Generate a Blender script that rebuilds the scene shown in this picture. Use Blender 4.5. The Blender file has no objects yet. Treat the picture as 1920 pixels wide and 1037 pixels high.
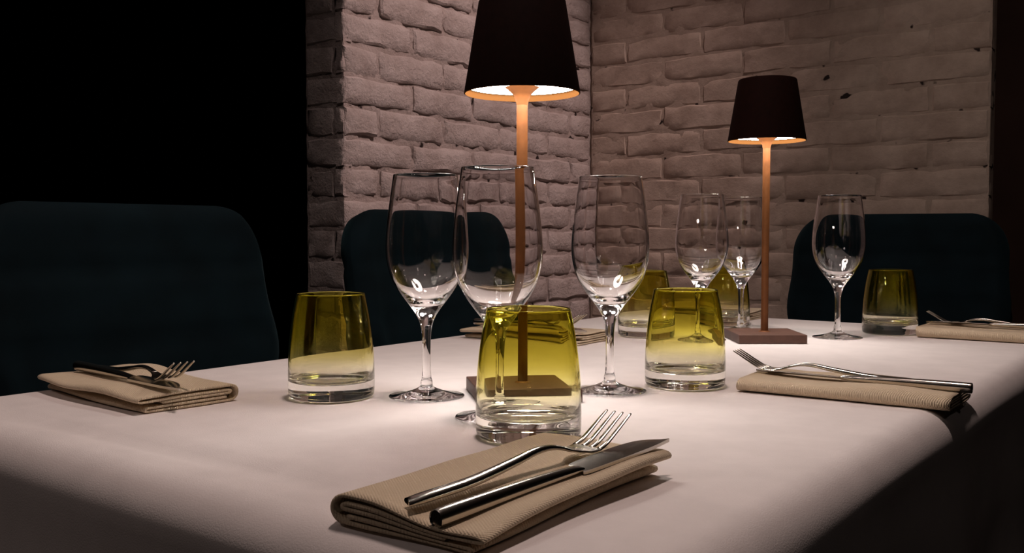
import bpy, bmesh, math, random
from mathutils import Matrix, Vector, noise

# ------------------------------------------------------------------ camera, world, lights, exposure
S = bpy.context.scene
COL = S.collection
TZ = 0.75                       # height of the table top
EYE = TZ + 0.158
YAW = math.radians(37.3)

cam = bpy.data.cameras.new('camera')
cam.sensor_width = 36.0
cam.lens = 36.0 * 1800 / 1920
cam.clip_start = 0.01
cam_o = bpy.data.objects.new('camera', cam)
cam_o.location = (0, 0, EYE)
cam_o.rotation_euler = (math.radians(90) - math.atan(83.5 / 1800), 0, YAW)
COL.objects.link(cam_o)
S.camera = cam_o

w = bpy.data.worlds.new('world')
S.world = w
w.use_nodes = True
w.node_tree.nodes['Background'].inputs[0].default_value = (1.0, 0.85, 0.78, 1)
w.node_tree.nodes['Background'].inputs[1].default_value = 0.004

S.view_settings.view_transform = 'Standard'
S.view_settings.look = 'None'
S.view_settings.gamma = 1.0
S.view_settings.use_curve_mapping = False
S.view_settings.exposure = 0.0

S.cycles.max_bounces = 24
S.cycles.transmission_bounces = 24
S.cycles.glossy_bounces = 12
S.cycles.diffuse_bounces = 5
S.cycles.transparent_max_bounces = 24
S.cycles.caustics_refractive = True
S.cycles.caustics_reflective = True
S.cycles.blur_glossy = 0.3
S.cycles.sample_clamp_indirect = 40.0
S.cycles.use_denoising = True


def spot(name, loc, target, power, angle, blend, radius, color):
    l = bpy.data.lights.new(name, 'SPOT')
    l.energy = power
    l.spot_size = math.radians(angle)
    l.spot_blend = blend
    l.shadow_soft_size = radius
    l.color = color
    o = bpy.data.objects.new(name, l)
    o.location = loc
    o.rotation_euler = (Vector(target) - Vector(loc)).to_track_quat('-Z', 'Y').to_euler()
    COL.objects.link(o)
    return o


# unseen ceiling spots: two inferred for wall and table, two added as fill
spot('unseen_ceiling_spot', (-0.26, 2.12, 2.55), (-1.76, 2.05, 0.98), 94, 60, 0.8, 0.035, (1.0, 0.72, 0.66))
spot('unseen_ceiling_spot', (-0.50, 0.72, 2.62), (-0.50, 0.66, 0.75), 56, 125, 1.0, 0.10, (1.0, 0.78, 0.71))
spot('unseen_ceiling_spot', (-1.30, -0.90, 2.60), (-0.75, 0.35, 0.70), 11, 50, 1.0, 0.06, (1.0, 0.78, 0.71))  # added weak fill from the camera side for the hanging cloth
spot('unseen_ceiling_spot', (-0.25, 0.75, 2.62), (-0.36, 2.75, 1.15), 28, 46, 1.0, 0.06, (1.0, 0.79, 0.69))  # added fill to brighten the right part of the back wall
# weaker unseen spots, added farther off to put sparkle in the glasses
spot('unseen_ceiling_spot', (0.95, -0.75, 2.62), (-0.45, 0.95, 0.80), 3.5, 46, 1.0, 0.045, (1.0, 0.85, 0.78))
spot('unseen_ceiling_spot', (-2.60, -0.60, 2.62), (-0.60, 0.95, 0.80), 3.5, 40, 1.0, 0.045, (1.0, 0.85, 0.78))
LAMP_STRENGTH = 40.0


# ------------------------------------------------------------------ helpers
def obj(name, bm, mat, parent=None, smooth=True, loc=None):
    me = bpy.data.meshes.new(name)
    bmesh.ops.recalc_face_normals(bm, faces=bm.faces)
    bm.to_mesh(me)
    bm.free()
    if smooth:
        me.polygons.foreach_set('use_smooth', [True] * len(me.polygons))
    me.materials.append(mat)
    o = bpy.data.objects.new(name, me)
    COL.objects.link(o)
    if parent:
        o.parent = parent
    if loc:
        o.location = loc
    return o


def sharp(o, deg=35):
    """keep edges steeper than deg crisp"""
    bm = bmesh.new()
    bm.from_mesh(o.data)
    for e in bm.edges:
        e.smooth = not (len(e.link_faces) == 2 and e.calc_face_angle(0) > math.radians(deg))
    bm.to_mesh(o.data)
    bm.free()
    return o


def empty(name, loc=(0, 0, 0), rz=0.0):
    o = bpy.data.objects.new(name, None)
    o.empty_display_size = 0.05
    o.location = loc
    o.rotation_euler = (0, 0, rz)
    COL.objects.link(o)
    return o


def tag(o, label=None, cat=None, group=None, kind=None):
    if label:
        o['label'] = label
    if cat:
        o['category'] = cat
    if group:
        o['group'] = group
    if kind:
        o['kind'] = kind
    return o


def copy_tree(o, parent=None):
    kids = list(o.children)
    c = o.copy()
    COL.objects.link(c)
    if parent:
        c.parent = parent
    for k in kids:
        copy_tree(k, c)
    return c


def add_box(bm, lo, hi):
    r = bmesh.ops.create_cube(bm, size=1.0)
    for v in r['verts']:
        v.co = Vector([lo[i] + (v.co[i] + 0.5) * (hi[i] - lo[i]) for i in range(3)])
    return r['verts']


def box(name, lo, hi, mat, parent=None, bevel=0.0, seg=2):
    bm = bmesh.new()
    add_box(bm, lo, hi)
    if bevel:
        bmesh.ops.bevel(bm, geom=bm.edges[:], offset=bevel, segments=seg, affect='EDGES', profile=0.5)
    return obj(name, bm, mat, parent, smooth=False)


def add_lathe(bm, prof, n=64, closed=False):
    """revolve (r, z) points about Z; points on the axis become poles"""
    rings = []
    for r, z in prof:
        if r < 1e-6:
            rings.append([bm.verts.new((0, 0, z))])
        else:
            rings.append([bm.verts.new((r * math.cos(2 * math.pi * i / n), r * math.sin(2 * math.pi * i / n), z)) for i in range(n)])
    pairs = list(zip(rings, rings[1:]))
    if closed:
        pairs.append((rings[-1], rings[0]))
    for a, b in pairs:
        for i in range(n):
            j = (i + 1) % n
            if len(a) == 1 and len(b) == 1:
                continue
            if len(a) == 1:
                bm.faces.new((a[0], b[i], b[j]))
            elif len(b) == 1:
                bm.faces.new((a[i], a[j], b[0]))
            else:
                bm.faces.new((a[i], a[j], b[j], b[i]))


def spline(pts, sub=6):
    """Catmull-Rom through 2-D points"""
    out = []
    n = len(pts)
    for i in range(n - 1):
        p0, p1, p2, p3 = pts[max(i - 1, 0)], pts[i], pts[i + 1], pts[min(i + 2, n - 1)]
        for k in range(sub):
            t = k / sub
            out.append(tuple(0.5 * (2 * b + (c - a) * t + (2 * a - 5 * b + 4 * c - d) * t * t + (3 * b - a - 3 * c + d) * t ** 3)
                             for a, b, c, d in zip(p0, p1, p2, p3)))
    out.append(tuple(pts[-1]))
    return out


def add_loft(bm, rings, cap=True):
    vs = [[bm.verts.new(p) for p in r] for r in rings]
    n = len(vs[0])
    for a, b in zip(vs, vs[1:]):
        for i in range(n):
            j = (i + 1) % n
            bm.faces.new((a[i], a[j], b[j], b[i]))
    if cap:
        bm.faces.new(vs[0][::-1])
        bm.faces.new(vs[-1])


def smooth01(t):
    t = max(0.0, min(1.0, t))
    return t * t * (3 - 2 * t)


# ------------------------------------------------------------------ materials
def mat_new(name):
    m = bpy.data.materials.new(name)
    m.use_nodes = True
    nt = m.node_tree
    b = nt.nodes['Principled BSDF']
    return m, nt, b


def principled(name, color, rough=0.5, metal=0.0, spec=0.5, noise_scale=0, noise_amt=0.0, bump=0.0, bump_scale=None, bump_dist=0.001):
    m, nt, b = mat_new(name)
    b.inputs['Base Color'].default_value = (*color, 1)
    b.inputs['Roughness'].default_value = rough
    b.inputs['Metallic'].default_value = metal
    b.inputs['Specular IOR Level'].default_value = spec
    tc = nt.nodes.new('ShaderNodeTexCoord')
    if noise_amt:
        n = nt.nodes.new('ShaderNodeTexNoise')
        n.inputs['Scale'].default_value = noise_scale
        n.inputs['Detail'].default_value = 5
        nt.links.new(tc.outputs['Object'], n.inputs['Vector'])
        r = nt.nodes.new('ShaderNodeMapRange')
        r.inputs['From Min'].default_value = 0.3
        r.inputs['From Max'].default_value = 0.7
        r.inputs['To Min'].default_value = 1 - noise_amt
        r.inputs['To Max'].default_value = 1 + noise_amt
        nt.links.new(n.outputs['Fac'], r.inputs['Value'])
        mx = nt.nodes.new('ShaderNodeVectorMath')
        mx.operation = 'SCALE'
        mx.inputs[0].default_value = color
        nt.links.new(r.outputs[0], mx.inputs['Scale'])
        nt.links.new(mx.outputs[0], b.inputs['Base Color'])
    if bump:
        n2 = nt.nodes.new('ShaderNodeTexNoise')
        n2.inputs['Scale'].default_value = bump_scale or noise_scale
        n2.inputs['Detail'].default_value = 6
        nt.links.new(tc.outputs['Object'], n2.inputs['Vector'])
        bp = nt.nodes.new('ShaderNodeBump')
        bp.inputs['Strength'].default_value = bump
        bp.inputs['Distance'].default_value = bump_dist
        nt.links.new(n2.outputs['Fac'], bp.inputs['Height'])
        nt.links.new(bp.outputs[0], b.inputs['Normal'])
    return m


def brick_mat(name, color, bump, dist, dark=0.0):
    """whitewashed brick: mottled paint, rough relief; dark puts the shade of small holes into the colour"""
    m, nt, b = mat_new(name)
    b.inputs['Roughness'].default_value = 0.75
    b.inputs['Specular IOR Level'].default_value = 0.25
    geo = nt.nodes.new('ShaderNodeNewGeometry')
    n1 = nt.nodes.new('ShaderNodeTexNoise')
    n1.inputs['Scale'].default_value = 14
    n1.inputs['Detail'].default_value = 7
    n1.inputs['Roughness'].default_value = 0.65
    n2 = nt.nodes.new('ShaderNodeTexNoise')
    n2.inputs['Scale'].default_value = 75
    n2.inputs['Detail'].default_value = 6
    n2.inputs['Roughness'].default_value = 0.72
    for n in (n1, n2):
        nt.links.new(geo.outputs['Position'], n.inputs['Vector'])
    cr = nt.nodes.new('ShaderNodeValToRGB')
    e = cr.color_ramp.elements
    e[0].position, e[1].position = 0.32, 0.68
    e[0].color = (color[0] * 0.78, color[1] * 0.74, color[2] * 0.72, 1)
    e[1].color = (color[0] * 1.1, color[1] * 1.1, color[2] * 1.1, 1)
    nt.links.new(n1.outputs['Fac'], cr.inputs[0])
    out = cr.outputs[0]
    if dark:
        n3 = nt.nodes.new('ShaderNodeTexNoise')
        n3.inputs['Scale'].default_value = 17
        n3.inputs['Detail'].default_value = 3
        nt.links.new(geo.outputs['Position'], n3.inputs['Vector'])
        r = nt.nodes.new('ShaderNodeMapRange')
        r.inputs['From Min'].default_value = dark
        r.inputs['From Max'].default_value = dark + 0.03
        nt.links.new(n3.outputs['Fac'], r.inputs['Value'])
        mx = nt.nodes.new('ShaderNodeMix')
        mx.data_type = 'RGBA'
        nt.links.new(r.outputs[0], mx.inputs['Factor'])
        nt.links.new(out, mx.inputs['A'])
        mx.inputs['B'].default_value = (0.03, 0.02, 0.018, 1)  # near-black colour stands in for the shade inside holes
        out = mx.outputs['Result']
    nt.links.new(out, b.inputs['Base Color'])
    ad = nt.nodes.new('ShaderNodeMath')
    ad.operation = 'MULTIPLY_ADD'
    ad.inputs[1].default_value = 0.8
    nt.links.new(n2.outputs['Fac'], ad.inputs[0])
    nt.links.new(n1.outputs['Fac'], ad.inputs[2])
    bp = nt.nodes.new('ShaderNodeBump')
    bp.inputs['Strength'].default_value = bump
    bp.inputs['Distance'].default_value = dist
    nt.links.new(ad.outputs[0], bp.inputs['Height'])
    nt.links.new(bp.outputs[0], b.inputs['Normal'])
    return m


def weave_mat(name, color, period, strength, dist, rough=0.85, twill=False, mottled=0.05):
    m, nt, b = mat_new(name)
    b.inputs['Roughness'].default_value = rough
    b.inputs['Specular IOR Level'].default_value = 0.15
    b.inputs['Sheen Weight'].default_value = 0.08
    tc = nt.nodes.new('ShaderNodeTexCoord')
    h = []
    for k in range(2):
        mp = nt.nodes.new('ShaderNodeMapping')
        mp.inputs['Rotation'].default_value = (0, 0, math.radians((38 if twill else 0) + 90 * k))
        nt.links.new(tc.outputs['Object'], mp.inputs[0])
        wv = nt.nodes.new('ShaderNodeTexWave')
        wv.inputs['Scale'].default_value = 0.314 / period
        wv.inputs['Distortion'].default_value = 0.6
        wv.inputs['Detail'].default_value = 2
        nt.links.new(mp.outputs[0], wv.inputs[0])
        h.append(wv.outputs['Fac'])
    ad = nt.nodes.new('ShaderNodeMath')
    ad.operation = 'MULTIPLY' if not twill else 'ADD'
    nt.links.new(h[0], ad.inputs[0])
    nt.links.new(h[1], ad.inputs[1])
    bp = nt.nodes.new('ShaderNodeBump')
    bp.inputs['Strength'].default_value = strength
    bp.inputs['Distance'].default_value = dist
    nt.links.new(ad.outputs[0], bp.inputs['Height'])
    nt.links.new(bp.outputs[0], b.inputs['Normal'])
    n = nt.nodes.new('ShaderNodeTexNoise')
    n.inputs['Scale'].default_value = 25
    n.inputs['Detail'].default_value = 4
    nt.links.new(tc.outputs['Object'], n.inputs['Vector'])
    r = nt.nodes.new('ShaderNodeMapRange')
    r.inputs['To Min'].default_value = 1 - 2 * mottled
    r.inputs['To Max'].default_value = 1 + 2 * mottled
    nt.links.new(n.outputs['Fac'], r.inputs['Value'])
    sc = nt.nodes.new('ShaderNodeVectorMath')
    sc.operation = 'SCALE'
    sc.inputs[0].default_value = color
    nt.links.new(r.outputs[0], sc.inputs['Scale'])
    nt.links.new(sc.outputs[0], b.inputs['Base Color'])
    return m


def glass_mat(name, gradient=None, ior=1.5):
    m = bpy.data.materials.new(name)
    m.use_nodes = True
    nt = m.node_tree
    nt.nodes.remove(nt.nodes['Principled BSDF'])
    g = nt.nodes.new('ShaderNodeBsdfGlass')
    g.inputs['IOR'].default_value = ior
    g.inputs['Roughness'].default_value = 0.0
    nt.links.new(g.outputs[0], nt.nodes['Material Output'].inputs['Surface'])
    if gradient:
        tc = nt.nodes.new('ShaderNodeTexCoord')
        sp = nt.nodes.new('ShaderNodeSeparateXYZ')
        nt.links.new(tc.outputs['Object'], sp.inputs[0])
        r = nt.nodes.new('ShaderNodeMapRange')
        r.inputs['From Min'].default_value = 0.0
        r.inputs['From Max'].default_value = 0.1
        nt.links.new(sp.outputs['Z'], r.inputs['Value'])
        cr = nt.nodes.new('ShaderNodeValToRGB')
        while len(cr.color_ramp.elements) < len(gradient):
            cr.color_ramp.elements.new(0.5)
        for e, (p, c) in zip(cr.color_ramp.elements, gradient):
            e.position = p
            e.color = (*c, 1)
        nt.links.new(r.outputs[0], cr.inputs[0])
        nt.links.new(cr.outputs[0], g.inputs['Color'])
    else:
        g.inputs['Color'].default_value = (0.995, 0.99, 0.99, 1)
    return m


def emit_mat(name, color, strength):
    m = bpy.data.materials.new(name)
    m.use_nodes = True
    nt = m.node_tree
    nt.nodes.remove(nt.nodes['Principled BSDF'])
    e = nt.nodes.new('ShaderNodeEmission')
    e.inputs[0].default_value = (*color, 1)
    e.inputs[1].default_value = strength
    nt.links.new(e.outputs[0], nt.nodes['Material Output'].inputs['Surface'])
    return m


M_brick_left = brick_mat('whitewashed_rough_brick', (0.60, 0.53, 0.515), 1.0, 0.009)
M_mortar_left = brick_mat('whitewashed_mortar', (0.50, 0.43, 0.41), 1.0, 0.008, dark=0.66)
M_brick_back = brick_mat('painted_smooth_brick', (0.60, 0.50, 0.43), 0.6, 0.004)
M_mortar_back = brick_mat('painted_mortar', (0.54, 0.45, 0.385), 0.7, 0.004, dark=0.64)
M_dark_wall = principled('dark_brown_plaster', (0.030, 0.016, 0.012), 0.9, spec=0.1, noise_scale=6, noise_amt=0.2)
M_black_wall = principled('wall_darkness_black', (0.006, 0.006, 0.006), 0.95, spec=0.05, noise_scale=6, noise_amt=0.2)  # darkness of the unlit room put into the wall colour
M_floor = principled('dark_floorboards', (0.02, 0.014, 0.011), 0.6, spec=0.2, noise_scale=8, noise_amt=0.3)
M_ceiling = principled('dark_ceiling_paint', (0.26, 0.22, 0.20), 0.9, spec=0.1, noise_scale=6, noise_amt=0.1)
M_cloth = principled('white_table_linen', (0.76, 0.70, 0.68), 0.85, spec=0.15, noise_scale=30, noise_amt=0.04, bump=0.35, bump_scale=900, bump_dist=0.0006)
M_napkin = weave_mat('beige_napkin_linen', (0.68, 0.55, 0.39), 0.0016, 0.6, 0.0005, twill=True, mottled=0.04)
M_wood = principled('table_wood', (0.07, 0.04, 0.025), 0.5, noise_scale=20, noise_amt=0.3)
M_velvet = principled('dark_teal_velvet', (0.0026, 0.0085, 0.0118), 0.85, spec=0.1, noise_scale=14, noise_amt=0.3, bump=0.3, bump_scale=30, bump_dist=0.002)
M_velvet.node_tree.nodes['Principled BSDF'].inputs['Sheen Weight'].default_value = 0.04
M_velvet.node_tree.nodes['Principled BSDF'].inputs['Sheen Tint'].default_value = (0.3, 0.7, 0.8, 1)
M_black_metal = principled('black_metal', (0.02, 0.02, 0.02), 0.4, metal=1.0)
M_corten = principled('rust_brown_metal', (0.12, 0.060, 0.043), 0.5, spec=0.35, noise_scale=120, noise_amt=0.15, bump=0.25, bump_scale=400, bump_dist=0.0004)
M_stem = principled('rust_stem_lamplit_tone', (0.20, 0.072, 0.022), 0.45, metal=0.35, spec=0.4, noise_scale=120, noise_amt=0.12)  # same metal as the base, lamplight put into a warmer colour
M_shade = principled('rust_lamp_shade_unlit_tone', (0.011, 0.0030, 0.0020), 0.8, spec=0.06, noise_scale=150, noise_amt=0.2, bump=0.2, bump_scale=400, bump_dist=0.0003)  # same rust metal, its lack of light put into a near-black colour
M_inner = principled('shade_inside_paint', (0.060, 0.025, 0.0075), 0.8, spec=0.0)
M_diff = emit_mat('lamp_diffuser_light', (1.0, 0.92, 0.86), LAMP_STRENGTH)
M_steel = principled('polished_steel', (0.60, 0.56, 0.50), 0.2, metal=1.0)
M_glass = glass_mat('clear_glass')
M_tumbler = glass_mat('olive_to_clear_glass', [
    (0.0, (0.985, 0.985, 0.97)), (0.24, (0.985, 0.98, 0.94)), (0.42, (0.965, 0.945, 0.71)),
    (0.60, (0.905, 0.875, 0.49)), (1.0, (0.85, 0.82, 0.40))], 1.5)

# ------------------------------------------------------------------ room shell
XL, YE, YB, XR = -1.76, 1.632, 2.75, -0.530     # face of the left brick wall, its near end, face of the back wall, its right end
ROOM_H = 2.7


def struct(o, label=None):
    o['kind'] = 'structure'
    if label:
        o['label'] = label
    return o


floor = struct(box('floor', (-4.2, -1.6, -0.08), (2.1, 3.0, 0.0), M_floor))
ceiling = struct(box('ceiling', (-4.2, -1.6, ROOM_H), (2.1, 3.0, ROOM_H + 0.08), M_ceiling))
wall_left = struct(box('wall_left', (XL - 0.145, YE + 0.012, 0.0), (XL - 0.016, 3.0, ROOM_H), M_mortar_left),
                   'rough whitewashed brick wall with an open end, left of the room corner')
wall_back = struct(box('wall_back', (XL - 0.016, YB + 0.010, 0.0), (XR - 0.004, 3.0, ROOM_H), M_mortar_back),
                   'smoother painted brick wall behind the tables')
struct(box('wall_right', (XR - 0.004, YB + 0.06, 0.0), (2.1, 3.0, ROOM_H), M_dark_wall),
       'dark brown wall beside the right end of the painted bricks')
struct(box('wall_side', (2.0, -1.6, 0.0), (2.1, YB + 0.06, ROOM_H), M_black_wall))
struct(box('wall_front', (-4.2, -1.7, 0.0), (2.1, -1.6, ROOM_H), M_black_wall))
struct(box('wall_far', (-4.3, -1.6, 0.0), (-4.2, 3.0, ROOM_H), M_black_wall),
       'wall left of the brick pillar, darkness of the unlit space put into its black colour')
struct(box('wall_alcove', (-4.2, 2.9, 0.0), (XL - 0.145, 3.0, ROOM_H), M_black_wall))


def brick_mesh(name, L, H, D, rough, rnd, mat):
    """one brick, face towards -Y local, centred on X and Z, back at y = 0; irregular chamfered face"""
    bm = bmesh.new()
    nx, nz = (7 if L > 0.16 else 4), 4
    ch = 0.0022 + 0.0030 * rough
    front = []
    for k in range(nz):
        row = []
        for i in range(nx):
            x = -L / 2 + ch + (L - 2 * ch) * i / (nx - 1)
            z = -H / 2 + ch + (H - 2 * ch) * k / (nz - 1)
            edge = i in (0, nx - 1) or k in (0, nz - 1)
            x += rnd.uniform(-1, 1) * 0.004 * rough
            z += rnd.uniform(-1, 1) * 0.004 * rough
            y = -D + rnd.uniform(-1, 1) * 0.0026 * rough + ((0.0014 + (0.004 * rnd.random() if i in (0, nx - 1) and k in (0, nz - 1) else 0)) * rough if edge else 0)
            row.append(bm.verts.new((x, y, z)))
        front.append(row)
    for k in range(nz - 1):
        for i in range(nx - 1):
            bm.faces.new((front[k][i], front[k][i + 1], front[k + 1][i + 1], front[k + 1][i]))
    loop = front[0][:] + [front[k][-1] for k in range(1, nz)] + front[-1][-2::-1] + [front[k][0] for k in range(nz - 2, 0, -1)]
    cx = []
    for v in loop:
        out = Vector((1 if v.co.x > L / 2 - 2.5 * ch else -1 if v.co.x < -L / 2 + 2.5 * ch else 0, 0,
                      1 if v.co.z > H / 2 - 2.5 * ch else -1 if v.co.z < -H / 2 + 2.5 * ch else 0))
        cx.append(out)
    mid = [bm.verts.new((v.co.x + o.x * ch, v.co.y + ch * 1.0, v.co.z + o.z * ch)) for v, o in zip(loop, cx)]
    back = [bm.verts.new((m.co.x + o.x * 0.001, 0.0, m.co.z + o.z * 0.001)) for m, o in zip(mid, cx)]
    n = len(loop)
    for i in range(n):
        j = (i + 1) % n
        bm.faces.new((loop[i], loop[j], mid[j], mid[i]))
        bm.faces.new((mid[i], mid[j], back[j], back[i]))
    me = bpy.data.meshes.new(name)
    bmesh.ops.recalc_face_normals(bm, faces=bm.faces)
    bm.to_mesh(me)
    bm.free()
    me.polygons.foreach_set('use_smooth', [True] * len(me.polygons))
    me.materials.append(mat)
    bm = bmesh.new()
    bm.from_mesh(me)
    for e in bm.edges:
        e.smooth = not (len(e.link_faces) == 2 and e.calc_face_angle(0) > math.radians(42))
    bm.to_mesh(me)
    bm.free()
    return me


PITCH = 0.0763


def lay_bricks(parent, origin, rz, length, mat, proud, joint, rough, z0, unit, start, seed):
    """courses of separate bricks along local +X from origin; face looks along local -Y"""
    rnd = random.Random(seed)
    full, half = unit - joint, unit / 2 - joint
    H = PITCH - joint
    vf = [brick_mesh('brick', full, H, 0.03, rough, rnd, mat) for _ in range(9)]
    vh = [brick_mesh('brick', half, H, 0.03, rough, rnd, mat) for _ in range(5)]
    c, s = math.cos(rz), math.sin(rz)
    rows = int((ROOM_H - z0) / PITCH)
    for k in range(rows):
        z = z0 + (k + 0.5) * PITCH
        x = 0.0
        first = start(k)
        while x < length - 0.02:
            ln = first if first else unit
            first = None
            if length - x - ln < 0.035:
                ln = length - x
            ln = min(ln, length - x)
            body = ln - joint
            src, base = (vh, half) if body < 0.16 else (vf, full)
            o = bpy.data.objects.new('brick', rnd.choice(src))
            mx = x + ln / 2
            dep = 0.03 - proud - rnd.uniform(-1, 1) * 0.0022 * rough
            px, py = mx, dep
            o.location = (origin[0] + c * px - s * py, origin[1] + s * px + c * py, z + rnd.uniform(-1, 1) * 0.0022 * rough)
            o.rotation_euler = (rnd.uniform(-1, 1) * 0.02 * rough, rnd.uniform(-1, 1) * 0.014 * rough, rz + rnd.uniform(-1, 1) * 0.008 * rough)
            o.scale = (body / base * rnd.uniform(0.985, 1.005), 1, rnd.uniform(0.94, 1.03) if rough > 0.5 else 1)
            if rnd.random() < 0.5:
                o.scale.x *= -1
                o.scale.z *= -1
            COL.objects.link(o)
            o.parent = parent
            x += ln


def mortar_sheet(parent, origin, rz, length, mat, depth, amp, freq, step, seed):
    """uneven trowelled mortar behind the courses, in places nearly flush with the brick faces"""
    bm = bmesh.new()
    nx, nz = int(length / step), int(ROOM_H / step)
    c, s_ = math.cos(rz), math.sin(rz)
    g = []
    for i in range(nx + 1):
        col = []
        for k in range(nz + 1):
            x, z = length * i / nx, ROOM_H * k / nz
            p = Vector((x * freq, z * freq * 1.4, seed))
            y = depth + amp * (noise.noise(p) + 0.5 * noise.noise(p * 2.7))
            col.append(bm.verts.new((origin[0] + c * x - s_ * y, origin[1] + s_ * x + c * y, z)))
        g.append(col)
    for i in range(nx):
        for k in range(nz):
            bm.faces.new((g[i][k], g[i + 1][k], g[i + 1][k + 1], g[i][k + 1]))
    return obj('mortar', bm, mat, parent)


# left wall: face looks along +X, courses run along +Y from the open end
L_LEFT = YB - YE + 0.004
lay_bricks(wall_left, (XL - 0.010, YE, 0), math.radians(90), L_LEFT, M_brick_left, 0.010, 0.011, 1.0, 0.0,
           0.25, lambda k: 0.25 if k % 2 == 0 else 0.125, 5)
mortar_sheet(wall_left, (XL, YE + 0.006, 0), math.radians(90), L_LEFT, M_mortar_left, 0.0095, 0.0075, 24, 0.011, 1.0)
# open end of the left wall: face looks along -Y
lay_bricks(wall_left, (XL - 0.145, YE + 0.008, 0), 0.0, 0.142, M_brick_left, 0.006, 0.008, 0.7, 0.0,
           0.28, lambda k: 0.142 if k % 2 == 0 else 0.105, 6)
mortar_sheet(wall_left, (XL - 0.145, YE, 0), 0.0, 0.137, M_mortar_left, 0.0065, 0.003, 24, 0.0135, 4.0)
# back wall: face looks along -Y
lay_bricks(wall_back, (XL, YB + 0.006, 0), 0.0, XR - XL - 0.002, M_brick_back, 0.005, 0.006, 0.60, 0.009,
           0.27, lambda k: 0.27 if k % 2 == 0 else 0.135, 7)
mortar_sheet(wall_back, (XL, YB, 0), 0.0, XR - XL - 0.004, M_mortar_back, 0.0040, 0.0034, 17, 0.012, 8.0)

# ------------------------------------------------------------------ table and cloth
X0, X1, Y0, Y1 = -0.975, -0.197, 0.335, 1.715
table = empty('dining_table', ((X0 + X1) / 2, (Y0 + Y1) / 2, 0))
tag(table, 'long dining table hidden under the white tablecloth', 'table')
tw, tl = (X1 - X0) / 2, (Y1 - Y0) / 2
box('tabletop', (-tw + 0.034, -tl + 0.034, TZ - 0.035), (tw - 0.034, tl - 0.034, TZ - 0.0090), M_wood, table, 0.003)
for sx in (-1, 1):
    for sy in (-1, 1):
        bm = bmesh.new()
        cx_, cy_ = sx * (tw - 0.055), sy * (tl - 0.055)
        add_loft(bm, [[(cx_ + a * r, cy_ + b * r, z) for a, b in ((-1, -1), (1, -1), (1, 1), (-1, 1))] for z, r in ((0, 0.02), (TZ - 0.034, 0.03))])
        obj('leg', bm, M_wood, table, smooth=False)


def cloth_height(x, y):
    """gentle relief of the laid linen, never above the plane that the tableware stands on"""
    h = -0.0010 * (0.5 + 0.5 * noise.noise(Vector((x * 5.0, y * 5.0, 0.3))))
    yc = 0.400 + 0.010 * (x + 0.6) + 0.004 * math.sin(x * 9)
    k = smooth01((x + 0.90) / 0.12) * smooth01((-0.36 - x) / 0.14)
    h -= k * (0.0042 * math.exp(-((y - yc) / 0.011) ** 2) + 0.0014 * smooth01((yc - y) / 0.03))
    # soft pressed folds running from the lamp towards the near corner
    for (ax, ay, dx, dy, wd, am, ln) in ((-0.60, 0.56, 0.50, -0.86, 0.020, 0.0012, 0.16), (-0.66, 0.60, 0.25, -0.97, 0.018, 0.0010, 0.15),
                                        (-0.33, 0.66, 0.6, 0.8, 0.02, 0.0010, 0.2)):
        t = (x - ax) * dx + (y - ay) * dy
        q = -(x - ax) * dy + (y - ay) * dx
        h -= am * math.exp(-(q / wd) ** 2) * smooth01((t + 0.02) / 0.06) * smooth01((ln - t) / 0.06)
    edge = min(x - X0, X1 - x, y - Y0, Y1 - y)
    return h * smooth01((edge - 0.030) / 0.03)


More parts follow.
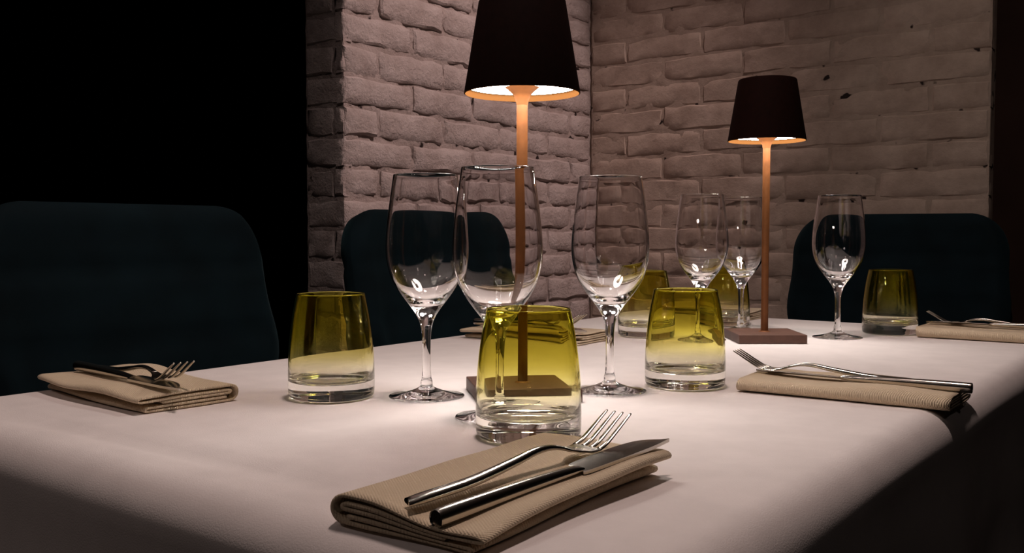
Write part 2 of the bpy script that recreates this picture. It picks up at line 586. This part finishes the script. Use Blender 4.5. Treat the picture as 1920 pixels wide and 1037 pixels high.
def make_cloth():
    bm = bmesh.new()
    R = 0.030
    step = 0.0115
    nx, ny = int((X1 - X0 - 2 * R) / step), int((Y1 - Y0 - 2 * R) / step)
    xa, xb, ya, yb = X0 + R, X1 - R, Y0 + R, Y1 - R
    g = [[None] * (ny + 1) for _ in range(nx + 1)]
    for i in range(nx + 1):
        for j in range(ny + 1):
            x = xa + (xb - xa) * i / nx
            y = ya + (yb - ya) * j / ny
            g[i][j] = bm.verts.new((x, y, TZ + cloth_height(x, y)))
    for i in range(nx):
        for j in range(ny):
            bm.faces.new((g[i][j], g[i + 1][j], g[i + 1][j + 1], g[i][j + 1]))
    ring = [(g[i][0], (0, -1)) for i in range(nx)] + [(g[nx][j], (1, 0)) for j in range(ny)] + \
           [(g[i][ny], (0, 1)) for i in range(nx, 0, -1)] + [(g[0][j], (-1, 0)) for j in range(ny, 0, -1)]
    n = len(ring)
    corner = {0: (-1, -1), nx: (1, -1), nx + ny: (1, 1), 2 * nx + ny: (-1, 1)}
    dirs = []
    for k, (v, d) in enumerate(ring):
        dirs.append(Vector((*corner[k], 0)).normalized() if k in corner else Vector((*d, 0)))
    # spread the corner normals over a few neighbours so that the corner hangs in a soft cone
    for _ in range(3):
        dirs = [(dirs[k - 1] + dirs[k] * 2 + dirs[(k + 1) % n]).normalized() for k in range(n)]
    prev = [v for v, d in ring]
    prof = [(R * math.sin(a), -R * (1 - math.cos(a)), 0) for a in [math.radians(12 * q) for q in range(1, 8)]]
    drops = [0.035, 0.05, 0.07, 0.09, 0.115, 0.14, 0.17, 0.20, 0.23, 0.26]
    prof += [(R, -d, d) for d in drops]
    for off, dz, d in prof:
        cur = []
        for k, (v, _) in enumerate(ring):
            p = v.co + dirs[k] * off
            ph = k * step
            fold = smooth01((d - 0.025) / 0.24)
            side = dirs[k]
            amp = (0.014 * math.sin(ph * 26 + 1.3 * math.sin(ph * 7)) + 0.016 * noise.noise(Vector((ph * 9, d * 4, 2.0)))) * fold
            near_corner = min(min(abs(k - c), n - abs(k - c)) for c in corner) * step
            amp += 0.030 * fold * math.exp(-(near_corner / 0.05) ** 2) + 0.004 * fold
            amp += 0.007 * smooth01(d / 0.06) * noise.noise(Vector((ph * 3.2, d * 20 + ph * 2, 5.0)))
            p = p + side * amp
            cur.append(bm.verts.new((p.x, p.y, TZ + dz)))
        for k in range(n):
            bm.faces.new((prev[k], prev[(k + 1) % n], cur[(k + 1) % n], cur[k]))
        prev = cur
    o = obj('tablecloth', bm, M_cloth)
    so = o.modifiers.new('thickness', 'SOLIDIFY')
    so.thickness = 0.0012
    so.offset = -1
    return o


tag(make_cloth(), 'white linen tablecloth covering the long table with hanging sides', 'tablecloth')


# ------------------------------------------------------------------ table lamps
def make_lamp(loc, rz, label):
    t = empty('table_lamp', loc, rz)
    tag(t, label, 'lamp', 'rust brown table lamps')
    h = 0.0483
    sharp(box('base', (-h, -h, 0), (h, h, 0.0125), M_corten, t, 0.0008, 2))
    bm = bmesh.new()
    add_lathe(bm, spline([(0.0053, 0.290), (0.0053, 0.15), (0.0053, 0.0165), (0.0062, 0.0140), (0.0085, 0.0126)], 5), 32)
    obj('stem', bm, M_stem, t)
    bm = bmesh.new()
    add_lathe(bm, spline([(0.0054, 0.279), (0.0065, 0.284), (0.0085, 0.2885), (0.0125, 0.2925), (0.0165, 0.2958)], 5), 40)
    obj('collar', bm, M_stem, t)
    bm = bmesh.new()
    rb, rt, zb, zt, th = 0.0555, 0.0408, 0.290, 0.3785, 0.0011
    prof = [(rb, zb), (rt + 0.0006, zt - 0.0025), (rt - 0.0006, zt - 0.0006), (rt - 0.003, zt), (0.0, zt)]
    add_lathe(bm, prof, 80)
    bmesh.ops.remove_doubles(bm, verts=bm.verts, dist=1e-6)
    sh = sharp(obj('shade', bm, M_shade, t), 50)
    bm = bmesh.new()
    add_lathe(bm, [(rb, zb), (rb - th, zb - 0.0004), (rb - th - 0.0011, zb + 0.0068), (0.0, zb + 0.0070)], 80)
    sharp(obj('shade_lining', bm, M_inner, sh), 40)
    bm = bmesh.new()
    add_lathe(bm, [(0.0160, zb + 0.0060), (0.0520, zb + 0.0060)], 80)
    for f in bm.faces:
        f.normal_flip()
    me_o = obj('diffuser', bm, M_diff, t)
    return t


make_lamp((-0.5520, 0.7406, TZ), YAW + math.radians(10), 'nearer larger-looking lamp between the front wine glasses, shade cut by the frame')
make_lamp((-0.5543, 1.3370, TZ), YAW, 'farther lamp with whole dark shade in front of the painted brick wall')


# ------------------------------------------------------------------ glasses
def make_wine_glass():
    outer = [(0.0, 0.0006), (0.020, 0.0002), (0.0345, 0.0), (0.0360, 0.0006), (0.0358, 0.0014), (0.030, 0.0024), (0.020, 0.0042),
             (0.011, 0.0072), (0.0062, 0.0102), (0.0058, 0.0125), (0.0056, 0.0150), (0.0044, 0.020), (0.0040, 0.035), (0.0041, 0.050),
             (0.0045, 0.060), (0.0056, 0.0685), (0.0085, 0.0765), (0.0135, 0.0845), (0.0205, 0.0935), (0.0282, 0.1045), (0.0343, 0.117),
             (0.0375, 0.130), (0.0384, 0.142), (0.0377, 0.157), (0.0356, 0.178), (0.0330, 0.197), (0.0309, 0.2115)]
    rim = [(0.0306, 0.2124), (0.0300, 0.2122)]
    inner = [(0.0299, 0.2112), (0.0320, 0.197), (0.0346, 0.178), (0.0367, 0.157), (0.0373, 0.142), (0.0363, 0.130), (0.0330, 0.1175),
             (0.0265, 0.1060), (0.0180, 0.0965), (0.0095, 0.0915), (0.0, 0.0900)]
    prof = spline(outer, 3)[:-1] + spline([outer[-1]] + rim, 3)[:-1] + spline([rim[-1]] + inner, 4)
    prof = [(max(r, 0.0), z) for r, z in prof]
    prof[0] = (0.0, 0.0006)
    bm = bmesh.new()
    add_lathe(bm, prof, 96)
    return obj('wine_glass', bm, M_glass)


def make_tumbler():
    outer = [(0.0, 0.0022), (0.020, 0.0020), (0.0335, 0.0010), (0.0362, 0.0002), (0.0388, 0.0006), (0.0405, 0.0030), (0.0410, 0.008),
             (0.0411, 0.018), (0.0408, 0.032), (0.0399, 0.048), (0.0383, 0.064), (0.0362, 0.079), (0.0339, 0.091), (0.0325, 0.0982)]
    rim = [(0.0321, 0.0993), (0.0314, 0.0992)]
    inner = [(0.0311, 0.0980), (0.0325, 0.091), (0.0347, 0.079), (0.0367, 0.064), (0.0383, 0.048), (0.0391, 0.034), (0.0388, 0.023),
             (0.0368, 0.0180), (0.030, 0.0152), (0.018, 0.0140), (0.0, 0.0136)]
    prof = spline(outer, 3)[:-1] + spline([outer[-1]] + rim, 3)[:-1] + spline([rim[-1]] + inner, 4)
    prof = [(max(r, 0.0), z) for r, z in prof]
    bm = bmesh.new()
    add_lathe(bm, prof, 96)
    return obj('tumbler', bm, M_tumbler)


wg = make_wine_glass()
for i, (x, y, lab) in enumerate((
        (-0.6217, 0.6805, 'wine glass standing right of the leftmost olive tumbler, leftmost of the wine glasses'),
        (-0.5025, 0.6395, 'nearest wine glass, standing right behind the front tumbler and before the near lamp'),
        (-0.4979, 0.8138, 'wine glass right of the near lamp stem, its foot beside its base'),
        (-0.6301, 1.2845, 'wine glass behind the right front tumbler, its foot hidden by it'),
        (-0.6327, 1.4303, 'farthest wine glass, standing just behind the far lamp beside its stem'),
        (-0.4802, 1.4345, 'wine glass right of the far lamp, seen against the dark chair back'))):
    o = wg if i == 0 else copy_tree(wg)
    o.location = (x, y, TZ)
    o.rotation_euler.z = i * 0.7
    tag(o, lab, 'glass', 'wine glasses on the white cloth')

tb = make_tumbler()
for i, (x, y, lab) in enumerate((
        (-0.4380, 0.5960, 'front olive tumbler beside the nearest folded napkin, largest in view'),
        (-0.6944, 0.6251, 'leftmost olive tumbler, standing right of the left folded napkin'),
        (-0.4553, 0.8923, 'olive tumbler left of the right folded napkin and its fork'),
        (-0.7243, 1.2858, 'olive tumbler seen behind the bowl of the third wine glass, near the brick corner'),
        (-0.7000, 1.5180, 'farthest olive tumbler, behind the thin glass at the far lamp'),
        (-0.4357, 1.5446, 'rightmost olive tumbler in front of the far chair back'))):
    o = tb if i == 0 else copy_tree(tb)
    o.location = (x, y, TZ)
    o.rotation_euler.z = i * 0.9
    tag(o, lab, 'glass', 'olive tinted tumblers')


# ------------------------------------------------------------------ napkins
NW, NL = 0.100, 0.196


def napkin_mesh(seed, squash, hump):
    """folded linen: one long ribbon of cloth in section (x to the right, lobes there), drawn out along Y"""
    t = 0.00105

    def arc(cx, cz, rx, rz, a0, a1, n):
        return [(cx + rx * math.cos(math.radians(a0 + (a1 - a0) * i / n)), cz + rz * math.sin(math.radians(a0 + (a1 - a0) * i / n))) for i in range(n + 1)]

    def line(x0, x1, z, n=14):
        return [(x0 + (x1 - x0) * i / n, z) for i in range(n + 1)]
    h = NW / 2
    path = []
    path += line(-h + 0.012, h - 0.008, 0.0046)
    path += arc(h - 0.007, 0.0030, 0.004, 0.0017, 80, -80, 6)
    path += line(h - 0.008, -h + 0.009, 0.0013)
    path += arc(-h + 0.008, 0.0082, 0.0080, 0.0069, 268, 92, 12)
    path += line(-h + 0.009, h - 0.007, 0.0151)
    path += arc(h - 0.006, 0.0130, 0.0055, 0.0021, 80, -80, 8)
    path += line(h - 0.007, -h + 0.012, 0.0109)
    path += arc(-h + 0.011, 0.0095, 0.0040, 0.0014, 268 - 176, 268, 6)
    path += line(-h + 0.012, h - 0.022, 0.0081)
    # offset outline
    left, right = [], []
    m = len(path)
    for i in range(m):
        a, b = path[max(i - 1, 0)], path[min(i + 1, m - 1)]
        dx, dz = b[0] - a[0], b[1] - a[1]
        L = math.hypot(dx, dz) or 1
        nx, nz = -dz / L, dx / L
        left.append((path[i][0] + nx * t, path[i][1] + nz * t))
        right.append((path[i][0] - nx * t, path[i][1] - nz * t))
    bm = bmesh.new()
    ny = 30
    rows = []
    for j in range(ny + 1):
        f = j / ny
        y = -NL / 2 + NL * f
        row = []
        for side in (left, right):
            r = []
            for (x, z) in side:
                u = (x + h) / NW                    # 0 at the closed fold, 1 at the lobes
                k = 1 - squash * smooth01((u - 0.25) / 0.6) * (1 - smooth01(f / 0.55))
                k *= 1 + 0.10 * noise.noise(Vector((u * 2.2, f * 3.0, seed)))
                zz = z * k
                lay = z / 0.0155
                zz += hump * lay * math.exp(-((u - 0.12) / 0.25) ** 2 - ((f - 0.25) / 0.2) ** 2)
                zz += 0.0016 * lay * math.sin(f * 9 + seed) * smooth01((u - 0.6) / 0.4)
                xx = x + 0.0035 * (u - 0.3) * math.sin(f * 5.5 + seed * 2 + lay * 2.2) + (0.003 if lay > 0.5 else -0.003) * smooth01((u - 0.7) / 0.3)
                yy = y + 0.0022 * (lay - 0.5) * math.sin(u * 6 + seed) * (1 if f < 0.1 or f > 0.9 else 0)
                r.append((xx, yy, max(zz, 0.0003)))
            row.append([bm.verts.new(p) for p in r])
        rows.append(row)
    for a, b in zip(rows, rows[1:]):
        for i in range(m - 1):
            bm.faces.new((a[0][i], a[0][i + 1], b[0][i + 1], b[0][i]))
            bm.faces.new((a[1][i + 1], a[1][i], b[1][i], b[1][i + 1]))
        for i in (0, m - 1):
            bm.faces.new((a[0][i], b[0][i], b[1][i], a[1][i]))
    for r in (rows[0], rows[-1]):
        for i in range(m - 1):
            bm.faces.new((r[0][i], r[1][i], r[1][i + 1], r[0][i + 1]))
    return obj('napkin', bm, M_napkin)


NAP = [  # x, y, turn, squash, hump, label
    (-0.344, 0.452, 0.02, 0.42, 0.000, 'nearest folded beige napkin, in front of the front tumbler'),
    (-0.850, 0.515, math.radians(-94), 0.05, 0.006, 'folded beige napkin at the left table edge beside the left tumbler'),
    (-0.300, 0.942, math.radians(92), 0.10, 0.004, 'folded beige napkin at the right table edge beside the right front tumbler'),
    (-0.830, 1.145, math.radians(-88), 0.10, 0.006, 'folded napkin behind the near lamp in front of the dark middle chair'),
    (-0.290, 1.560, math.radians(91), 0.10, 0.000, 'folded napkin at the far right, right of the rightmost tumbler'),
    (-0.796, 1.652, math.radians(-88), 0.0, 0.004, 'farthest folded napkin, behind the farthest tumbler at the far table end')]
for i, (x, y, rz, sq, hu, lab) in enumerate(NAP):
    o = napkin_mesh(i * 1.7 + 0.4, sq, hu)
    o.location = (x, y, TZ)
    o.rotation_euler.z = rz
    o.scale.z = 0.80 if i == 2 else 1.0
    tag(o, lab, 'napkin', 'folded napkins with cutlery')


# ------------------------------------------------------------------ cutlery (length along +Y, handle end at y = 0)
def section(y, z, wd, th, n=12, power=2.6):
    r = []
    for i in range(n):
        a = 2 * math.pi * i / n
        ca, sa = math.cos(a), math.sin(a)
        r.append((wd / 2 * math.copysign(abs(ca) ** (2 / power), ca), y, z + th / 2 * math.copysign(abs(sa) ** (2 / power), sa)))
    return r


def make_fork():
    t = empty('fork')
    bm = bmesh.new()
    st = spline([(0.0, 0.0022, 0.0098, 0.0036), (0.012, 0.0026, 0.0100, 0.0050), (0.045, 0.0042, 0.0090, 0.0052), (0.078, 0.0088, 0.0072, 0.0048),
                 (0.098, 0.0122, 0.0058, 0.0042), (0.112, 0.0122, 0.0052, 0.0034), (0.124, 0.0096, 0.0062, 0.0026)], 5)
    rings = [section(*s) for s in st]
    rings[0] = [(p[0], p[1] - 0.7 * p[0], p[2]) for p in rings[0]]       # slanted end of the handle
    add_loft(bm, rings)
    sharp(obj('handle', bm, M_steel, t), 50)
    bm = bmesh.new()
    hd = spline([(0.122, 0.0100, 0.0060, 0.0026), (0.128, 0.0080, 0.0095, 0.0021), (0.134, 0.0070, 0.0170, 0.0018), (0.140, 0.0062, 0.0222, 0.0016), (0.146, 0.0068, 0.0236, 0.0015)], 4)
    add_loft(bm, [section(y, z, a, b, 16, 3.5) for y, z, a, b in hd])
    sharp(obj('head', bm, M_steel, t), 50)
    ctr = spline([(0.1455, 0.0067), (0.153, 0.0092), (0.163, 0.0150), (0.172, 0.0206), (0.1785, 0.0244)], 4)
    for k in range(4):
        bm = bmesh.new()
        x0 = (-1.5 + k) * 0.0064
        n = len(ctr)
        rings = []
        for i, (y, z) in enumerate(ctr):
            f = i / (n - 1)
            sec = section(y, z, 0.0040 * (1 - 0.55 * f ** 2), 0.0018 * (1 - 0.35 * f), 8, 3)
            rings.append([(p[0] + x0, p[1], p[2]) for p in sec])
        add_loft(bm, rings)
        obj('tine', bm, M_steel, t)
    return t


def make_knife():
    t = empty('table_knife')
    bm = bmesh.new()
    st = spline([(0.0, 0.0050, 0.0088, 0.0088), (0.002, 0.0050, 0.0098, 0.0098), (0.03, 0.0050, 0.0098, 0.0094), (0.07, 0.0048, 0.0088, 0.0080),
                 (0.100, 0.0044, 0.0078, 0.0062), (0.112, 0.0042, 0.0080, 0.0046), (0.116, 0.0040, 0.0082, 0.0034)], 5)
    add_loft(bm, [section(*s, 16, 2.2) for s in st])
    sharp(obj('handle', bm, M_steel, t), 50)
    # blade tipped over on its side, wedge section
    bm = bmesh.new()
    bl = spline([(0.113, -0.0060, 0.0050), (0.118, -0.0080, 0.0062), (0.140, -0.0088, 0.0066), (0.165, -0.0088, 0.0066), (0.185, -0.0066, 0.0062), (0.198, -0.0008, 0.0052), (0.205, 0.0040, 0.0046)], 5)
    rings = []
    for y, lo, hi in bl:
        th = 0.0011
        lo, hi = min(lo, hi - 0.0008), hi
        tilt = 0.30
        z = 0.0040
        rings.append([(hi, y, z + th - tilt * hi * 0.6), ((lo + hi) / 2, y, z + th - tilt * (lo + hi) * 0.3), (lo, y, z - tilt * lo * 0.6 + 0.0002),
                      (lo, y, z - tilt * lo * 0.6 - 0.0002), ((lo + hi) / 2, y, z - th - tilt * (lo + hi) * 0.3), (hi, y, z - th - tilt * hi * 0.6)])
    add_loft(bm, rings)
    sharp(obj('blade', bm, M_steel, t), 30)
    return t


fork0, knife0 = make_fork(), make_knife()


def lay(o, nap, x, y, z, rz, rx, ry=0.0):
    nx, ny, nr = nap[0], nap[1], nap[2]
    c, s = math.cos(nr), math.sin(nr)
    o.location = (nx + c * x - s * y, ny + s * x + c * y, TZ + z)
    o.rotation_euler = (rx, ry, nr + rz)


CUT = [  # napkin index, fork (x, y, z, turn, pitch), knife (x, y, z, turn, pitch), words
    (0, (0.000, -0.092, 0.0152, -0.135, 0.005), (0.024, -0.097, 0.0092, -0.105, 0.045), 'the nearest napkin'),
    (1, (0.006, -0.073, 0.0190, -0.02, -0.005), (0.016, -0.090, 0.0172, 0.00, 0.0), 'the left napkin'),
    (2, (0.010, -0.058, 0.0142, 0.03, -0.025), (-0.012, -0.108, 0.0124, -0.03, 0.0), 'the right napkin'),
    (3, (0.006, -0.080, 0.0180, -0.10, 0.0), (0.020, -0.095, 0.0175, -0.05, 0.0), 'the napkin by the middle chair'),
    (4, (0.014, -0.084, 0.0182, 0.05, -0.035), (-0.006, -0.110, 0.0172, 0.00, 0.0), 'the far right napkin')]
for i, (n, f, k, words) in enumerate(CUT):
    a = fork0 if i == 0 else copy_tree(fork0)
    b = knife0 if i == 0 else copy_tree(knife0)
    lay(a, NAP[n], *f)
    lay(b, NAP[n], *k)
    tag(a, 'four tined steel fork lying on ' + words + ', tines up', 'fork', 'forks on the napkins')
    tag(b, 'steel table knife with round handle lying on ' + words, 'knife', 'knives on the napkins')


# ------------------------------------------------------------------ chairs (facing local +Y, origin on the floor under the seat)
def make_chair():
    t = empty('velvet_chair')
    NU, NV = 44, 40
    zb, zt = 0.40, 0.945

    def half_len(v):
        arm = 0.208 - 0.022 * (1 - smooth01((v - 0.40) / 0.5)) + 0.02 * math.exp(-((v - 0.62) / 0.12) ** 2)
        top = math.sqrt(max(0.0, 1 - (max(0.0, v - 0.84) / 0.16) ** 2.2))
        return arm - (1 - top) * 0.075

    def centre(u, v):
        """point on the mid surface: u in -1..1 along the row, v in 0..1 up"""
        l = abs(u) * half_len(v)
        r = 0.085 + 0.10 * smooth01((v - 0.5) / 0.4)
        flat = 0.145
        mx = math.radians(84) * (1 - 0.45 * smooth01((v - 0.45) / 0.4))
        if l < flat:
            x, y = l, 0.0
        else:
            a = min((l - flat) / r, mx)
            x, y = flat + r * math.sin(a), r * (1 - math.cos(a))
            rest = (l - flat) - a * r
            if rest > 0:
                x += rest * math.cos(mx)
                y += rest * math.sin(mx)
        z = zb + (zt - zb) * v
        lean = -0.19 - 0.09 * v
        return Vector((math.copysign(x, u), lean + y, z))

    def thick(u, v):
        e = min((1 - abs(u)) / 0.10, (1 - v) / 0.06, v / 0.06, 1.0)
        th = 0.026 * math.sqrt(max(0.0, 1 - (1 - e) ** 2)) + 0.0015
        for s in (0.46, 0.66, 0.84):
            th -= 0.0055 * math.exp(-((v - s) / 0.012) ** 2)
        return max(th, 0.0012)
    bm = bmesh.new()
    sides = []
    eps = 1e-3
    for sgn in (1, -1):
        grid = []
        for i in range(NU + 1):
            u = -1 + 2 * i / NU
            col = []
            for j in range(NV + 1):
                v = j / NV
                v = 1 - (1 - v) ** 1.7
                p = centre(u, v)
                du = centre(min(1, u + eps), v) - centre(max(-1, u - eps), v)
                dv = centre(u, min(1, v + eps)) - centre(u, max(0, v - eps))
                nrm = dv.cross(du)
                nrm = nrm.normalized() if nrm.length > 1e-9 else Vector((0, 1, 0))
                col.append(bm.verts.new(p + nrm * sgn * thick(u, v)))
            grid.append(col)
        for i in range(NU):
            for j in range(NV):
                bm.faces.new((grid[i][j], grid[i + 1][j], grid[i + 1][j + 1], grid[i][j + 1]))
        sides.append(grid)
    a, b = sides
    edge = [(i, 0) for i in range(NU)] + [(NU, j) for j in range(NV)] + [(i, NV) for i in range(NU, 0, -1)] + [(0, j) for j in range(NV, 0, -1)]
    for k in range(len(edge)):
        (i, j), (p, q) = edge[k], edge[(k + 1) % len(edge)]
        bm.faces.new((a[i][j], a[p][q], b[p][q], b[i][j]))
    obj('backrest', bm, M_velvet, t)
    bm = bmesh.new()
    add_box(bm, (-0.215, -0.215, 0.39), (0.215, 0.235, 0.475))
    bmesh.ops.bevel(bm, geom=bm.edges[:], offset=0.035, segments=5, affect='EDGES', profile=0.5)
    obj('seat', bm, M_velvet, t)
    for sx in (-1, 1):
        for sy in (-1, 1):
            bm = bmesh.new()
            rings = []
            for z, r, k in ((0.0, 0.008, 1.15), (0.2, 0.010, 1.07), (0.395, 0.012, 1.0)):
                rings.append([(sx * 0.165 * k + r * math.cos(q * math.pi / 6), sy * 0.165 * k + r * math.sin(q * math.pi / 6), z) for q in range(12)])
            add_loft(bm, rings)
            obj('leg', bm, M_black_metal, t)
    return t


chair = make_chair()
CH = [  # x, y, turn (0 faces +Y), label
    (-0.862, 1.256, math.radians(-90), 'dark teal velvet chair in the middle, against the bright brick wall'),
    (-0.530, 1.785, math.radians(188), 'dark teal velvet chair at the far table end on the right'),
    (-0.900, 0.700, math.radians(-90), 'dark velvet chair in deep shadow at the left table edge')]
for i, (x, y, rz, lab) in enumerate(CH):
    o = chair if i == 0 else copy_tree(chair)
    o.location = (x, y, 0)
    o.rotation_euler.z = rz
    tag(o, lab, 'chair', 'dark teal velvet chairs')
